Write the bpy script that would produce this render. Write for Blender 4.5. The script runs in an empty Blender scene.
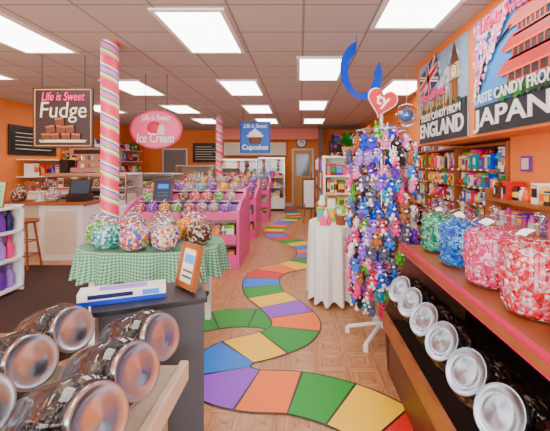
import bpy, math, random
from mathutils import Vector, Matrix
random.seed(7)
D=bpy.data; C=bpy.context; col=C.scene.collection

def lin(c):
    return tuple(((v/255)/12.92 if v/255<=0.04045 else ((v/255+0.055)/1.055)**2.4) for v in c)+(1,)
_m={}
def mat(name,rgb,rough=0.5,metal=0.0,emit=0,noise=0,spec=0.5,aniso=0):
    if name in _m: return _m[name]
    m=D.materials.new(name); m.use_nodes=True; nt=m.node_tree; b=nt.nodes['Principled BSDF']
    c=lin(rgb)
    b.inputs['Base Color'].default_value=c
    b.inputs['Roughness'].default_value=rough; b.inputs['Metallic'].default_value=metal
    b.inputs['Specular IOR Level'].default_value=spec
    if emit:
        b.inputs['Emission Color'].default_value=c; b.inputs['Emission Strength'].default_value=emit
    if aniso:
        b.inputs['Anisotropic'].default_value=aniso
        t=nt.nodes.new('ShaderNodeTangent'); t.direction_type='RADIAL'; t.axis='Z'
        nt.links.new(t.outputs[0],b.inputs['Tangent'])
    if noise:
        tc=nt.nodes.new('ShaderNodeTexCoord'); n=nt.nodes.new('ShaderNodeTexNoise'); n.inputs['Scale'].default_value=6
        n.inputs['Detail'].default_value=5
        r=nt.nodes.new('ShaderNodeValToRGB'); k=1-noise
        r.color_ramp.elements[0].position=.3; r.color_ramp.elements[1].position=.7
        r.color_ramp.elements[0].color=(c[0]*k,c[1]*k,c[2]*k,1); r.color_ramp.elements[1].color=c
        nt.links.new(tc.outputs['Object'],n.inputs['Vector']); nt.links.new(n.outputs['Fac'],r.inputs[0]); nt.links.new(r.outputs[0],b.inputs['Base Color'])
    _m[name]=m; return m
def candy(name,cols,scale,rough=0.3,bump=0.6):
    m=D.materials.new(name); m.use_nodes=True; nt=m.node_tree; b=nt.nodes['Principled BSDF']
    tc=nt.nodes.new('ShaderNodeTexCoord'); v=nt.nodes.new('ShaderNodeTexVoronoi'); v.inputs['Scale'].default_value=scale
    s=nt.nodes.new('ShaderNodeSeparateColor'); r=nt.nodes.new('ShaderNodeValToRGB'); r.color_ramp.interpolation='CONSTANT'
    e=r.color_ramp.elements
    while len(e)<len(cols): e.new(0.5)
    for i,c in enumerate(cols):
        e[i].position=i/len(cols); e[i].color=lin(c)
    bp=nt.nodes.new('ShaderNodeBump'); bp.inputs['Strength'].default_value=bump; bp.inputs['Distance'].default_value=0.02; bp.invert=True
    L=nt.links.new
    L(tc.outputs['Object'],v.inputs['Vector']); L(v.outputs['Color'],s.inputs[0]); L(s.outputs[0],r.inputs[0]); L(r.outputs[0],b.inputs['Base Color'])
    L(v.outputs['Distance'],bp.inputs['Height']); L(bp.outputs[0],b.inputs['Normal']); b.inputs['Roughness'].default_value=rough
    return m
def glassmat(name,tint=(1,1,1,1),lo=.03,hi=.32,rough=.03):
    m=D.materials.new(name); m.use_nodes=True; nt=m.node_tree; nt.nodes.remove(nt.nodes['Principled BSDF'])
    o=nt.nodes['Material Output']; t=nt.nodes.new('ShaderNodeBsdfTransparent'); t.inputs[0].default_value=tint
    g=nt.nodes.new('ShaderNodeBsdfGlossy'); g.inputs['Roughness'].default_value=rough
    lw=nt.nodes.new('ShaderNodeLayerWeight'); lw.inputs[0].default_value=.2
    mr=nt.nodes.new('ShaderNodeMapRange'); mr.inputs[3].default_value=lo; mr.inputs[4].default_value=hi
    mx=nt.nodes.new('ShaderNodeMixShader'); L=nt.links.new
    L(lw.outputs['Facing'],mr.inputs[0]); L(mr.outputs[0],mx.inputs[0]); L(t.outputs[0],mx.inputs[1]); L(g.outputs[0],mx.inputs[2]); L(mx.outputs[0],o.inputs[0])
    return m

class MB:
    def __init__(s): s.v=[]; s.f=[]; s.mi=[]; s.sm=[]; s.mats=[]
    def add(s,vs,fs,m,smooth=False,M=None):
        o=len(s.v)
        if M is not None: vs=[M@Vector(v) for v in vs]
        s.v.extend([tuple(v) for v in vs])
        if m not in s.mats: s.mats.append(m)
        k=s.mats.index(m)
        for f in fs: s.f.append([i+o for i in f]); s.mi.append(k); s.sm.append(smooth)
        return s
    def box(s,x0,x1,y0,y1,z0,z1,m,M=None):
        vs=[(x,y,z) for z in (z0,z1) for y in (y0,y1) for x in (x0,x1)]
        return s.add(vs,[(0,2,3,1),(4,5,7,6),(0,1,5,4),(2,6,7,3),(0,4,6,2),(1,3,7,5)],m,False,M)
    def lathe(s,prof,m,n=20,M=None,smooth=True,sx=1,sy=1):
        vs=[];rings=[]
        for r,z in prof:
            if r<1e-6: rings.append([len(vs)]); vs.append((0,0,z))
            else:
                rings.append(list(range(len(vs),len(vs)+n)))
                for i in range(n):
                    a=2*math.pi*i/n; vs.append((r*math.cos(a)*sx,r*math.sin(a)*sy,z))
        fs=[]
        for A,B in zip(rings,rings[1:]):
            for i in range(n):
                j=(i+1)%n
                if len(A)==1 and len(B)==1: continue
                if len(A)==1: fs.append((A[0],B[j],B[i]))
                elif len(B)==1: fs.append((A[i],A[j],B[0]))
                else: fs.append((A[i],A[j],B[j],B[i]))
        return s.add(vs,fs,m,smooth,M)
    def cyl(s,p,r,h,m,n=16,M=None,r2=None):
        T=Matrix.Translation(p); M=T if M is None else M@T
        r2=r if r2 is None else r2
        s.lathe([(r,0),(r2,h)],m,n,M,True); s.lathe([(0,0),(r,0)],m,n,M,False); s.lathe([(r2,h),(0,h)],m,n,M,False); return s
    def rod(s,a,b,r,m,n=8,r2=None):
        a=Vector(a);b=Vector(b);d=b-a
        M=Matrix.Translation(a)@d.to_track_quat('Z','Y').to_matrix().to_4x4()
        return s.cyl((0,0,0),r,d.length,m,n,M,r2)
    def ball(s,p,r,m,n=10,k=6,sc=(1,1,1),M=None):
        prof=[(math.sin(math.pi*i/k),-math.cos(math.pi*i/k)) for i in range(k+1)]
        prof[0]=(0,-1); prof[-1]=(0,1)
        T=Matrix.Translation(p)@Matrix.Diagonal((r*sc[0],r*sc[1],r*sc[2],1)); M=T if M is None else M@T
        return s.lathe(prof,m,n,M,True)
    def poly(s,pts,z0,z1,m,M=None):
        n=len(pts); vs=[(x,y,z0) for x,y in pts]+[(x,y,z1) for x,y in pts]
        return s.add(vs,[list(range(n))[::-1],list(range(n,2*n))]+[(i,(i+1)%n,(i+1)%n+n,i+n) for i in range(n)],m,False,M)
    def mesh(s,name,origin=(0,0,0)):
        me=D.meshes.new(name); o=Vector(origin)
        me.from_pydata([tuple(Vector(v)-o) for v in s.v],[],s.f)
        for m in s.mats: me.materials.append(m)
        me.polygons.foreach_set('material_index',s.mi); me.polygons.foreach_set('use_smooth',s.sm); me.update(); return me
    def obj(s,name,parent=None,bevel=0,local=False):
        if local: o=Vector((0,0,0))
        else:
            xs=[v[0] for v in s.v];ys=[v[1] for v in s.v];zs=[v[2] for v in s.v]
            o=Vector(((min(xs)+max(xs))/2,(min(ys)+max(ys))/2,min(zs)))
        ob=D.objects.new(name,s.mesh(name,o)); ob.location=o; col.objects.link(ob)
        if bevel:
            b=ob.modifiers.new('b','BEVEL'); b.width=bevel; b.segments=2; b.limit_method='ANGLE'
        if parent: ob.parent=parent
        return ob
def empty(name,loc=(0,0,0)):
    e=D.objects.new(name,None); e.location=loc; e.empty_display_size=.1; col.objects.link(e); return e
def inst(name,me,loc,rot=(0,0,0),scale=(1,1,1),M=None,parent=None):
    o=D.objects.new(name,me); col.objects.link(o)
    if parent: o.parent=parent
    if M is not None: o.matrix_world=M
    else: o.location=loc; o.rotation_euler=rot; o.scale=scale
    return o
def text(body,parent,M,w,m,h=None,shear=0,bold=.0,name='lettering'):
    c=D.curves.new(name,'FONT'); c.body=body; c.align_x='CENTER'; c.align_y='CENTER'; c.size=1; c.shear=shear; c.offset=bold
    o=D.objects.new(name,c); col.objects.link(o); C.view_layer.update()
    dm=o.dimensions; sx=w/max(dm.x,.01); sy=sx if h is None else h/max(dm.y,.01)
    c.extrude=0.01
    c.materials.append(m); o.parent=parent
    o.matrix_local=M@Matrix.Diagonal((sx,sy,.3,1)); return o
def frameM(loc,X,Y,Z):
    return Matrix(((X[0],Y[0],Z[0],loc[0]),(X[1],Y[1],Z[1],loc[1]),(X[2],Y[2],Z[2],loc[2]),(0,0,0,1)))

# ---------- palette
white=mat('white_paint',(240,240,238),.45); cream=mat('cream_laminate',(228,212,186),.5)
pink=mat('pink_paint',(232,76,160),.4); dpink=mat('deep_pink',(205,15,75),.4); orange=mat('orange_wall',(247,136,52),.7,noise=.06)
black=mat('black_plastic',(12,11,12),.35); dark=mat('dark_brown',(40,22,16),.5); wood=mat('oak_wood',(165,92,42),.45,noise=.3)
wooddk=mat('walnut_wood',(95,50,26),.45,noise=.3); steel=mat('steel',(190,192,198),.22,1); steelA=mat('brushed_steel',(185,204,226),.3,1,aniso=.85)
gray=mat('grey_panel',(76,81,90),.5,noise=.1); red=mat('red',(210,0,8),.4); yellow=mat('yellow',(255,190,0),.4)
blue=mat('blue',(0,55,205),.4); teal=mat('teal',(0,160,170),.4); green=mat('green',(10,150,25),.45); purple=mat('purple',(100,15,160),.45)
lime=mat('lime',(130,205,0),.5); brown=mat('brown_box',(105,45,18),.5); tan=mat('tan_card',(212,155,85),.6); navy=mat('navy',(8,15,85),.4)
lav=mat('lavender',(165,125,225),.6); hot=mat('hot_pink',(250,10,125),.5); sky=mat('light_blue',(50,150,240),.5)
ochre=mat('orange_pack',(250,95,0),.5)
glass=glassmat('clear_glass'); glassdk=glassmat('jar_glass_tinted',(.95,.95,.95,1),.04,.3)
PAL=[red,yellow,blue,teal,green,purple,white,brown,tan,navy,hot,ochre,cream,dark,sky,dpink,white,yellow,red,white]
cmulti=candy('assorted_candy',[(220,5,20),(255,190,0),(15,150,40),(0,80,225),(245,240,235),(250,95,0),(190,195,210),(130,30,180)],60)
cdark=candy('dark_wrapped_candy',[(10,7,7),(22,9,8),(38,6,8),(8,6,8),(48,22,12),(10,10,22),(70,10,12),(10,9,9),(8,8,8),(14,10,10),(95,80,66)],48,.15)
cgreen=candy('teal_rock_candy',[(0,150,110),(20,190,120),(80,210,150),(0,120,130),(160,225,200)],60,.25,1)
ccyan=candy('blue_rock_candy',[(0,95,225),(10,150,240),(0,70,200),(90,195,250),(0,130,215)],60,.25,1)
cpink=candy('pink_rock_candy',[(250,40,120),(245,20,105),(250,120,175),(250,200,220),(240,60,135)],60,.25,1)
cwhite=candy('red_rock_candy',[(235,20,50),(250,80,100),(240,225,230),(250,140,165),(215,10,40)],60,.25,1)
cred=candy('red_candy',[(195,0,12),(235,25,15),(150,0,20),(245,240,235)],50)
cyel=candy('yellow_candy',[(255,195,0),(245,145,0),(250,225,80),(235,90,0)],50)
cchoc=candy('chocolate_candy',[(62,30,16),(105,50,24),(40,14,6),(190,140,75),(210,205,200)],50)
cgr2=candy('teal_candy',[(0,140,140),(30,185,150),(0,90,170),(220,235,230)],50)
cpur=candy('purple_candy',[(105,15,155),(150,65,205),(65,10,125),(220,180,240)],50)
clime=candy('green_candy',[(35,160,10),(115,205,20),(10,115,35),(235,240,220)],50)
csilv=candy('foil_candy',[(200,202,215),(160,160,175),(235,235,240),(75,30,150),(200,5,45),(235,190,50)],55,.2)
CAND=[cmulti,cred,cyel,cchoc,cgr2,cpur,csilv,clime,cmulti]

# ---------- room shell
XL,XR,YB,H=-5.7,2.1,13.5,2.78
fm=D.materials.new('parquet_vinyl'); fm.use_nodes=True; nt=fm.node_tree; b=nt.nodes['Principled BSDF']; L=nt.links.new
tc=nt.nodes.new('ShaderNodeTexCoord')
def mapping(sc,rot=0):
    mp=nt.nodes.new('ShaderNodeMapping'); mp.inputs['Scale'].default_value=sc; mp.inputs['Rotation'].default_value=(0,0,rot); L(tc.outputs['Object'],mp.inputs[0]); return mp
def nz(mp,s):
    n=nt.nodes.new('ShaderNodeTexNoise'); n.inputs['Scale'].default_value=s; n.inputs['Detail'].default_value=4; L(mp.outputs[0],n.inputs['Vector']); return n
base=mapping((1,1,1),math.radians(45))
ck=nt.nodes.new('ShaderNodeTexChecker'); ck.inputs['Scale'].default_value=1/.16
L(base.outputs[0],ck.inputs[0])
n1=nz(mapping((45,3,1),math.radians(45)),1.2); n2=nz(mapping((3,45,1),math.radians(45)),1.2)
mx=nt.nodes.new('ShaderNodeMix'); mx.data_type='FLOAT'; L(ck.outputs['Fac'],mx.inputs[0]); L(n1.outputs['Fac'],mx.inputs[2]); L(n2.outputs['Fac'],mx.inputs[3])
r=nt.nodes.new('ShaderNodeValToRGB'); r.color_ramp.elements[0].position=.3; r.color_ramp.elements[1].position=.7
r.color_ramp.elements[0].color=lin((160,100,58)); r.color_ramp.elements[1].color=lin((214,156,106)); L(mx.outputs[0],r.inputs[0])
m2=nt.nodes.new('ShaderNodeMix'); m2.data_type='RGBA'; m2.blend_type='MULTIPLY'; m2.inputs[0].default_value=.35
ck2=nt.nodes.new('ShaderNodeTexChecker'); ck2.inputs['Scale'].default_value=1/.16; ck2.inputs[1].default_value=(1,1,1,1); ck2.inputs[2].default_value=(.78,.7,.62,1); L(base.outputs[0],ck2.inputs[0])
br=nt.nodes.new('ShaderNodeTexBrick'); br.offset=0; br.inputs['Scale'].default_value=1; br.inputs['Brick Width'].default_value=.16; br.inputs['Row Height'].default_value=.16; br.inputs['Mortar Size'].default_value=.0025
br.inputs['Color1'].default_value=(1,1,1,1); br.inputs['Color2'].default_value=(.93,.93,.93,1); br.inputs['Mortar'].default_value=(.45,.35,.28,1); L(base.outputs[0],br.inputs[0])
m3=nt.nodes.new('ShaderNodeMix'); m3.data_type='RGBA'; m3.blend_type='MULTIPLY'; m3.inputs[0].default_value=.6
L(r.outputs[0],m2.inputs[6]); L(ck2.outputs[0],m2.inputs[7]); L(m2.outputs[2],m3.inputs[6]); L(br.outputs[0],m3.inputs[7]); L(m3.outputs[2],b.inputs['Base Color']); b.inputs['Roughness'].default_value=.3
MB().box(XL,XR,-1.5,YB,-.1,0,fm).obj('floor')
cm=D.materials.new('ceiling_tile'); cm.use_nodes=True; nt=cm.node_tree; b=nt.nodes['Principled BSDF']; L=nt.links.new
tc=nt.nodes.new('ShaderNodeTexCoord'); br=nt.nodes.new('ShaderNodeTexBrick'); br.offset=0; br.inputs['Scale'].default_value=1
br.inputs['Brick Width'].default_value=.61; br.inputs['Row Height'].default_value=.61; br.inputs['Mortar Size'].default_value=.012
br.inputs['Color1'].default_value=lin((206,200,192)); br.inputs['Color2'].default_value=lin((199,192,183)); br.inputs['Mortar'].default_value=lin((155,146,136))
L(tc.outputs['Object'],br.inputs[0])
no=nt.nodes.new('ShaderNodeTexNoise'); no.inputs['Scale'].default_value=40; L(tc.outputs['Object'],no.inputs['Vector'])
m2=nt.nodes.new('ShaderNodeMix'); m2.data_type='RGBA'; m2.blend_type='MULTIPLY'; m2.inputs[0].default_value=.2
L(br.outputs[0],m2.inputs[6]); L(no.outputs['Fac'],m2.inputs[7]); L(m2.outputs[2],b.inputs['Base Color']); b.inputs['Roughness'].default_value=.85
MB().box(XL,XR,-1.5,YB,H,H+.1,cm).obj('ceiling')
MB().box(XL-.1,XL,-1.5,YB,0,H,orange).obj('wall_left')
MB().box(XR,XR+.1,-1.5,YB,0,H,orange).obj('wall_right')
MB().box(XL-.1,XR+.1,YB,YB+.1,0,H,orange).obj('wall_back')
g=MB(); g.box(XL-.1,XR+.1,-1.6,-1.5,0,.5,cream); g.box(XL-.1,XR+.1,-1.6,-1.5,2.4,H,cream)
for x in (-5.8,-4.4,-3,-1.6,-.2,1.2,2.0): g.box(x,x+.2,-1.6,-1.5,.5,2.4,wooddk)
g.obj('wall_front')
MB().box(1.5,XR,1.9,4.75,1.74,H,orange).obj('wall_soffit')
MB().box(1.82,XR,1.2,3.2,0,1.74,orange).obj('wall_pier')
MB().box(XL,XR,YB-.02,YB,0,.12,white).obj('baseboard_back')
MB().box(XR-.02,XR,6.5,YB,0,.12,white).obj('baseboard_right')
em=mat('light_panel',(255,252,245),.5,emit=11)
for i,(x,y) in enumerate([(-2.8,3.6),(-2.72,6.13),(-2.69,8.43),(-2.69,10.7),(-.93,3.6),(-.95,6.13),(-.95,8.43),(-.95,10.7),(.27,4.95),(.27,7.9),(.96,2.85),(1.68,6.1),(-4.5,4.9),(-4.5,8.4),(-.95,1.0),(-2.69,1.0),(.4,10.7)]):
    g=MB(); g.box(x-.27,x+.27,y-.55,y+.55,H-.012,H-.004,em); 
    for a in (-1,1):
        g.box(x+a*.29-.02,x+a*.29+.02,y-.59,y+.59,H-.02,H,white); g.box(x-.27,x+.27,y+a*.57-.02,y+a*.57+.02,H-.02,H,white)
    g.obj('ceiling_light')
g=MB(); g.box(-2.35,-1.9,2.3,2.7,H-.02,H,white)
for i in range(8): g.box(-2.32,-1.93,2.33+i*.045,2.35+i*.045,H-.03,H-.018,dark)
g.obj('ceiling_air_vent')

# ---------- candy path on floor
pts=[(1.0,1.7),(.66,1.97),(.34,2.28),(0,2.44),(-.3,2.47),(-.52,2.56),(-.6,2.76),(-.51,2.96),(-.3,3.08),(-.1,3.25),(-.04,3.55),(-.2,3.95),(-.42,4.35),(-.5,4.85),(-.38,5.25),(-.1,5.5),(.14,5.9),(.16,6.6),(-.05,7.1),(-.4,7.6),(-.6,8.4),(-.45,9.5),(-.2,10.4),(-.2,11.4),(-.45,12.6)]
def crom(p,n=12):
    out=[]; q=[p[0]]+p+[p[-1]]
    for i in range(1,len(q)-2):
        for k in range(n):
            t=k/n; r=[]
            for a in (0,1):
                p0,p1,p2,p3=q[i-1][a],q[i][a],q[i+1][a],q[i+2][a]
                r.append(.5*((2*p1)+(-p0+p2)*t+(2*p0-5*p1+4*p2-p3)*t*t+(-p0+3*p1-3*p2+p3)*t**3))
            out.append(tuple(r))
    out.append(p[-1]); return out
R_,Y_,G_,O_,P_,B_=[mat('path_red',(225,5,5),.45),mat('path_yellow',(255,200,0),.45),mat('path_green',(0,150,25),.45),mat('path_orange',(255,115,0),.45),mat('path_purple',(145,60,215),.45),mat('path_blue',(0,120,225),.45)]
SEQ=[B_,R_,Y_,G_,O_,P_,B_,Y_,G_,O_,P_,Y_,G_,B_,R_,O_,Y_,G_,P_,O_,B_,Y_,G_,R_]
def path(g,pts,w,zz,seq,seg=.36):
    P=crom(pts)
    cum=[0]
    for a,c in zip(P,P[1:]): cum.append(cum[-1]+math.dist(a,c))
    N=int(cum[-1]/.04); Q=[];j=0
    for i in range(N+1):
        s=cum[-1]*i/N
        while j<len(cum)-2 and cum[j+1]<s: j+=1
        t=(s-cum[j])/max(cum[j+1]-cum[j],1e-6); Q.append((P[j][0]+(P[j+1][0]-P[j][0])*t,P[j][1]+(P[j+1][1]-P[j][1])*t))
    def side(i,h):
        a=Q[max(i-2,0)];c=Q[min(i+2,N)]; dx,dy=c[0]-a[0],c[1]-a[1]; l=math.hypot(dx,dy); return (Q[i][0]-dy/l*h,Q[i][1]+dx/l*h)
    k=int(seg/.04)
    for i in range(N):
        for h,z,m in ((w/2+.014,zz,black),(w/2,zz+.0015,seq[(i//k)%len(seq)])):
            a=side(i,h);b_=side(i+1,h);c=side(i+1,-h);d=side(i,-h)
            if m is not black and i%k==0:
                f=.35; a,d=tuple(a[q]+(b_[q]-a[q])*f for q in (0,1)),tuple(d[q]+(c[q]-d[q])*f for q in (0,1))
            g.add([(*d,z),(*c,z),(*b_,z),(*a,z)],[(0,1,2,3)],m)
g=MB(); path(g,[(-1.5,3.3),(-1.1,3.45),(-.7,3.62),(-.35,3.62),(-.1,3.5)],.42,.0015,[R_,G_,G_,G_]); path(g,pts,.45,.004,SEQ,.33)
g.obj('candy_trail_floor_decal')
MB().box(-4.9,-1.95,3.3,5.5,0,.012,mat('brown_mat',(62,32,22),.9,noise=.2)).obj('floor_mat')

# ---------- jars
def storage_jar(name,cm_):
    g=MB()
    g.lathe([(0,.006),(.09,.006),(.113,.025),(.116,.06),(.116,.195),(.09,.22),(0,.225)],cm_,24)
    g.lathe([(0,0),(.094,0),(.118,.012),(.125,.045),(.125,.2),(.115,.232),(.092,.25),(.084,.262)],glassdk,32)
    g.lathe([(.087,.25),(.093,.252),(.095,.285),(.091,.292)],steel,36)
    g.lathe([(.091,.292),(.085,.2935),(.081,.2885),(.045,.2935),(.012,.299),(.0,.2995)],steelA,48)
    return g.mesh(name)
sj=storage_jar('storage_jar',cdark)
def place_axis(name,me,lid,a,l=.292,roll=0,parent=None,sc=1):
    a=Vector(a).normalized(); base=Vector(lid)-a*l*sc
    M=Matrix.Translation(base)@a.to_track_quat('Z','Y').to_matrix().to_4x4()@Matrix.Rotation(roll,4,'Z')@Matrix.Scale(sc,4)
    return inst(name,me,None,M=M,parent=parent)
E=empty('jar_display_counter')
for x,y in [(-.49,1.32),(-.48,1.1),(-.48,.89),(-.48,.68),(-.84,1.38),(-.83,1.15),(-.8,.93),(-.8,.71),(-1.15,1.25),(-1.13,1.02),(-1.12,.8)]:
    place_axis('candy_storage_jar',sj,(x,y,.89),(.85,-.4,.36),roll=random.random()*6,parent=E,sc=.86)
g=MB(); g.box(-1.6,-.455,.3,1.5,.66,.69,cream); g.box(-.485,-.45,.3,1.5,.63,.71,cream); g.box(-1.56,-.52,.34,1.46,0,.66,mat('beige_panel',(185,165,125),.6)); g.box(-1.4,-.56,.4,1.44,.3,.32,wood)
g.obj('counter_body',E,bevel=.006)
E=empty('grey_service_counter')
g=MB(); g.poly([(-.85,1.56),(-.45,1.735),(-.56,1.97),(-1.0,1.8)],0,.86,gray); g.poly([(-.87,1.54),(-.43,1.72),(-.54,1.99),(-1.03,1.81)],.86,.885,mat('charcoal_top',(34,36,42),.4)); g.poly([(-.83,1.55),(-.475,1.70),(-.5,1.73),(-.84,1.58)],.02,.12,black)
g.obj('counter_body',E,bevel=.004)
M=Matrix.Translation((-.81,1.7,.886))@Matrix.Rotation(.38,4,'Z')
g=MB(); g.box(-.18,.18,-.05,.05,0,.055,white,M); g.box(-.181,.181,-.051,.051,.0,.02,blue,M); g.box(-.14,.04,-.053,-.05,.028,.046,navy,M); g.box(.08,.15,-.053,-.05,.025,.048,sky,M); g.box(-.1,.1,-.03,.03,.055,.058,lav,M)
g.obj('glove_box')
def picture(name,M,w,h,fr,inner,fw=.025,parent=None):
    g=MB()
    for a in (-1,1): g.box(a*(w/2)-fw/2,a*(w/2)+fw/2,-.012,.012,0,h,fr,M)
    g.box(-w/2,w/2,-.012,.012,0,fw,fr,M); g.box(-w/2,w/2,-.012,.012,h-fw,h,fr,M)
    g.box(-w/2,w/2,-.004,.006,.01,h-.01,inner,M)
    g.rod(M@Vector((0,.01,h*.8)),M@Vector((0,.1,0.02)),.005,fr)
    g.box(-w*.3,w*.3,-.006,-.004,h*.55,h*.75,sky,M); g.box(-w*.3,w*.3,-.006,-.004,h*.35,h*.4,gray,M); g.box(-w*.3,w*.3,-.006,-.004,h*.22,h*.27,gray,M)
    return g.obj(name,parent)
picture('framed_counter_sign',Matrix.Translation((-.57,1.83,.893))@Matrix.Rotation(-.8,4,'Z')@Matrix.Rotation(-.22,4,'X'),.15,.215,wood,cream)

# ---------- right jar stand
E=empty('jar_display_stand')
g=MB(); Y0,Y1=.6,2.78
g.box(.77,1.25,Y0,Y1,.87,.9,wood); g.box(.745,.775,Y0,Y1,.855,.915,dpink); g.box(.738,.75,Y0,Y1,.872,.9,wood)
g.box(.62,1.25,Y0,2.68,.35,.38,dark); g.box(.6,.625,Y0,2.68,.33,.44,wood)
g.poly([(.64,0),(1.25,0),(1.25,.87),(.8,.87),(.61,.44)],0,.03,wooddk,frameM((0,2.71,0),(1,0,0),(0,0,1),(0,-1,0)))
g.box(1.2,1.25,Y0,2.7,.38,.87,dark); g.box(.64,1.2,Y0,2.66,0,.35,wooddk)
g.obj('stand_body',E)
for y in (.74,1.0,1.25,1.5,1.76,2.01,2.26,2.5):
    place_axis('candy_storage_jar',sj,(.67,y,.665),(-.75,-.35,.56),roll=random.random()*6,parent=E)
def big_jar(name,cm_,r=.145,h=.3):
    g=MB(); k=r/.145
    g.lathe([(0,.012),(r*.9,.012),(r*.95,.03),(r*.95,h*.8),(r*.8,h*.86),(0,h*.88)],cm_,28)
    for i in range(130):
        if random.random()<.35:
            a=random.random()*6.28; rr=r*.85*math.sqrt(random.random()); p=(rr*math.cos(a),rr*math.sin(a),h*.87)
        else:
            a=random.random()*6.28; p=(r*.93*math.cos(a),r*.93*math.sin(a),random.uniform(.03,h*.8))
        R=Matrix.Translation(p)@Matrix.Rotation(random.random()*6,4,'X')@Matrix.Rotation(random.random()*6,4,'Y')
        s=random.uniform(.006,.011)*k
        g.box(-s,s,-s,s,-s*1.5,s*1.5,cm_,R)
    g.lathe([(0,0),(r*.92,0),(r,.015),(r*1.02,.04),(r*1.0,h*.8),(r*.92,h*.9),(r*.74,h*.95),(r*.74,h*.98),(r*.8,h)],glass,36)
    g.lathe([(r*.84,h*.995),(r*.86,h*1.01),(r*.8,h*1.03),(r*.6,h*1.1),(r*.3,h*1.15),(r*.1,h*1.17),(r*.09,h*1.2),(r*.2,h*1.24),(r*.18,h*1.3),(0,h*1.32)],glassmat(name+'_lid',(.93,.96,.97,1),.12,.6),32)
    return g.mesh(name)
for i,(x,y,c,r,h) in enumerate([(.98,2.58,cgreen,.125,.28),(.98,2.22,ccyan,.135,.29),(.98,1.86,cpink,.145,.3),(.98,1.5,cwhite,.15,.31),(.98,1.14,cpink,.15,.32)]):
    inst('glass_candy_jar',big_jar('glass_candy_jar',c,r,h),(x,y,.902))

# ---------- candy table with gingham cloth
gm=D.materials.new('green_gingham'); gm.use_nodes=True; nt=gm.node_tree; b=nt.nodes['Principled BSDF']; L=nt.links.new
uv=nt.nodes.new('ShaderNodeUVMap'); sp=nt.nodes.new('ShaderNodeSeparateXYZ'); L(uv.outputs[0],sp.inputs[0])
def stripe(o):
    a=nt.nodes.new('ShaderNodeMath'); a.operation='MULTIPLY'; a.inputs[1].default_value=40; L(o,a.inputs[0])
    f=nt.nodes.new('ShaderNodeMath'); f.operation='FRACT'; L(a.outputs[0],f.inputs[0])
    q=nt.nodes.new('ShaderNodeMath'); q.operation='GREATER_THAN'; q.inputs[1].default_value=.5; L(f.outputs[0],q.inputs[0]); return q
s1=stripe(sp.outputs[0]); s2=stripe(sp.outputs[1]); ad=nt.nodes.new('ShaderNodeMath'); L(s1.outputs[0],ad.inputs[0]); L(s2.outputs[0],ad.inputs[1])
hf=nt.nodes.new('ShaderNodeMath'); hf.operation='MULTIPLY'; hf.inputs[1].default_value=.5; L(ad.outputs[0],hf.inputs[0])
r=nt.nodes.new('ShaderNodeValToRGB'); r.color_ramp.elements[0].color=lin((150,198,165)); r.color_ramp.elements[1].color=lin((40,118,85)); L(hf.outputs[0],r.inputs[0]); L(r.outputs[0],b.inputs['Base Color']); b.inputs['Roughness'].default_value=.85
linen=mat('white_linen',(238,236,228),.85)
def cloth(name,cx,cy,rx,ry,zt,zb,m,pw=2.0,waves=18,amp=.02,parent=None):
    n=160; vs=[]
    def sup(a):
        c,s=math.cos(a),math.sin(a); return (math.copysign(abs(c)**(2/pw),c)*rx,math.copysign(abs(s)**(2/pw),s)*ry)
    levels=[(0,1,0),(0,1.0,.0),(.02,1.015,.2),(.35,1.03,.6),(.7,1.04,.9),(1,1.06,1)]
    P=[sup(2*math.pi*i/n) for i in range(n+1)]; cum=[0]
    for a,c in zip(P,P[1:]): cum.append(cum[-1]+math.dist(a,c))
    vs.append((cx,cy,zt))
    for t,k,w in levels:
        for i in range(n):
            x,y=P[i]; a=2*math.pi*i/n; o=1+amp/max(rx,ry)*w*math.sin(waves*a)*2
            z=zt+(zb-zt)*t - (0.02*math.sin(waves*a)*t)
            vs.append((cx+x*k*o,cy+y*k*o,z)); 
    me=D.meshes.new(name); fs=[];fu=[]
    for i in range(n):
        j=(i+1)%n; fs.append((0,1+i,1+j)); fu.append([(0,0),P[i],P[(i+1)]])
    for l in range(1,len(levels)-1):
        for i in range(n):
            j=(i+1)%n; A=1+l*n; B2=A+n; fs.append((A+i,B2+i,B2+j,A+j)); h0=(zt-zb)*levels[l][0]; h1=(zt-zb)*levels[l+1][0]
            fu.append([(cum[i],h0),(cum[i],h1),(cum[i+1],h1),(cum[i+1],h0)])
    me.from_pydata(vs,[],fs); ul=me.uv_layers.new(name='UVMap'); k=0
    for f in fu:
        for q in f: ul.data[k].uv=q; k+=1
    for p in me.polygons: p.use_smooth=True
    me.materials.append(m); ob=D.objects.new(name,me); col.objects.link(ob)
    if parent: ob.parent=parent
    return ob
E=empty('candy_display_table'); cloth('tablecloth',-1.32,3.35,.6,.42,.8,.55,gm,2.6,16,.02,E)
g=MB(); g.box(-1.8,-.84,3.05,3.65,.76,.79,wood)
for x in (-1.76,-.92):
    for y in (3.08,3.58): g.box(x,x+.05,y,y+.05,0,.76,white)
g.box(-1.76,-.88,3.1,3.6,.25,.28,dark)
for i in range(4): g.box(-1.7+i*.2,-1.55+i*.2,3.14,3.5,.28,.45,[brown,wooddk,tan,dark][i])
g.obj('table_frame',E)
def globe_jar(name,cm_,r=.12):
    g=MB(); g.lathe([(0,.012),(r*.6,.012),(r*.92,r*.4),(r*.97,r),(r*.85,r*1.4),(r*.4,r*1.62),(0,r*1.68)],cm_,18)
    g.lathe([(0,0),(r*.6,0),(r*.94,r*.35),(r,r*.9),(r*.9,r*1.45),(r*.62,r*1.75),(r*.6,r*1.85)],glass,24)
    g.lathe([(r*.66,r*1.82),(r*.68,r*1.92),(r*.5,r*2.05),(r*.15,r*2.12),(r*.12,r*2.2),(r*.18,r*2.3),(0,r*2.38)],glassmat(name+'_lid',(.9,.9,.9,1),.15,.6),20)
    return g.mesh(name)
gj=[globe_jar('globe_candy_jar',c) for c in CAND]
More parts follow.
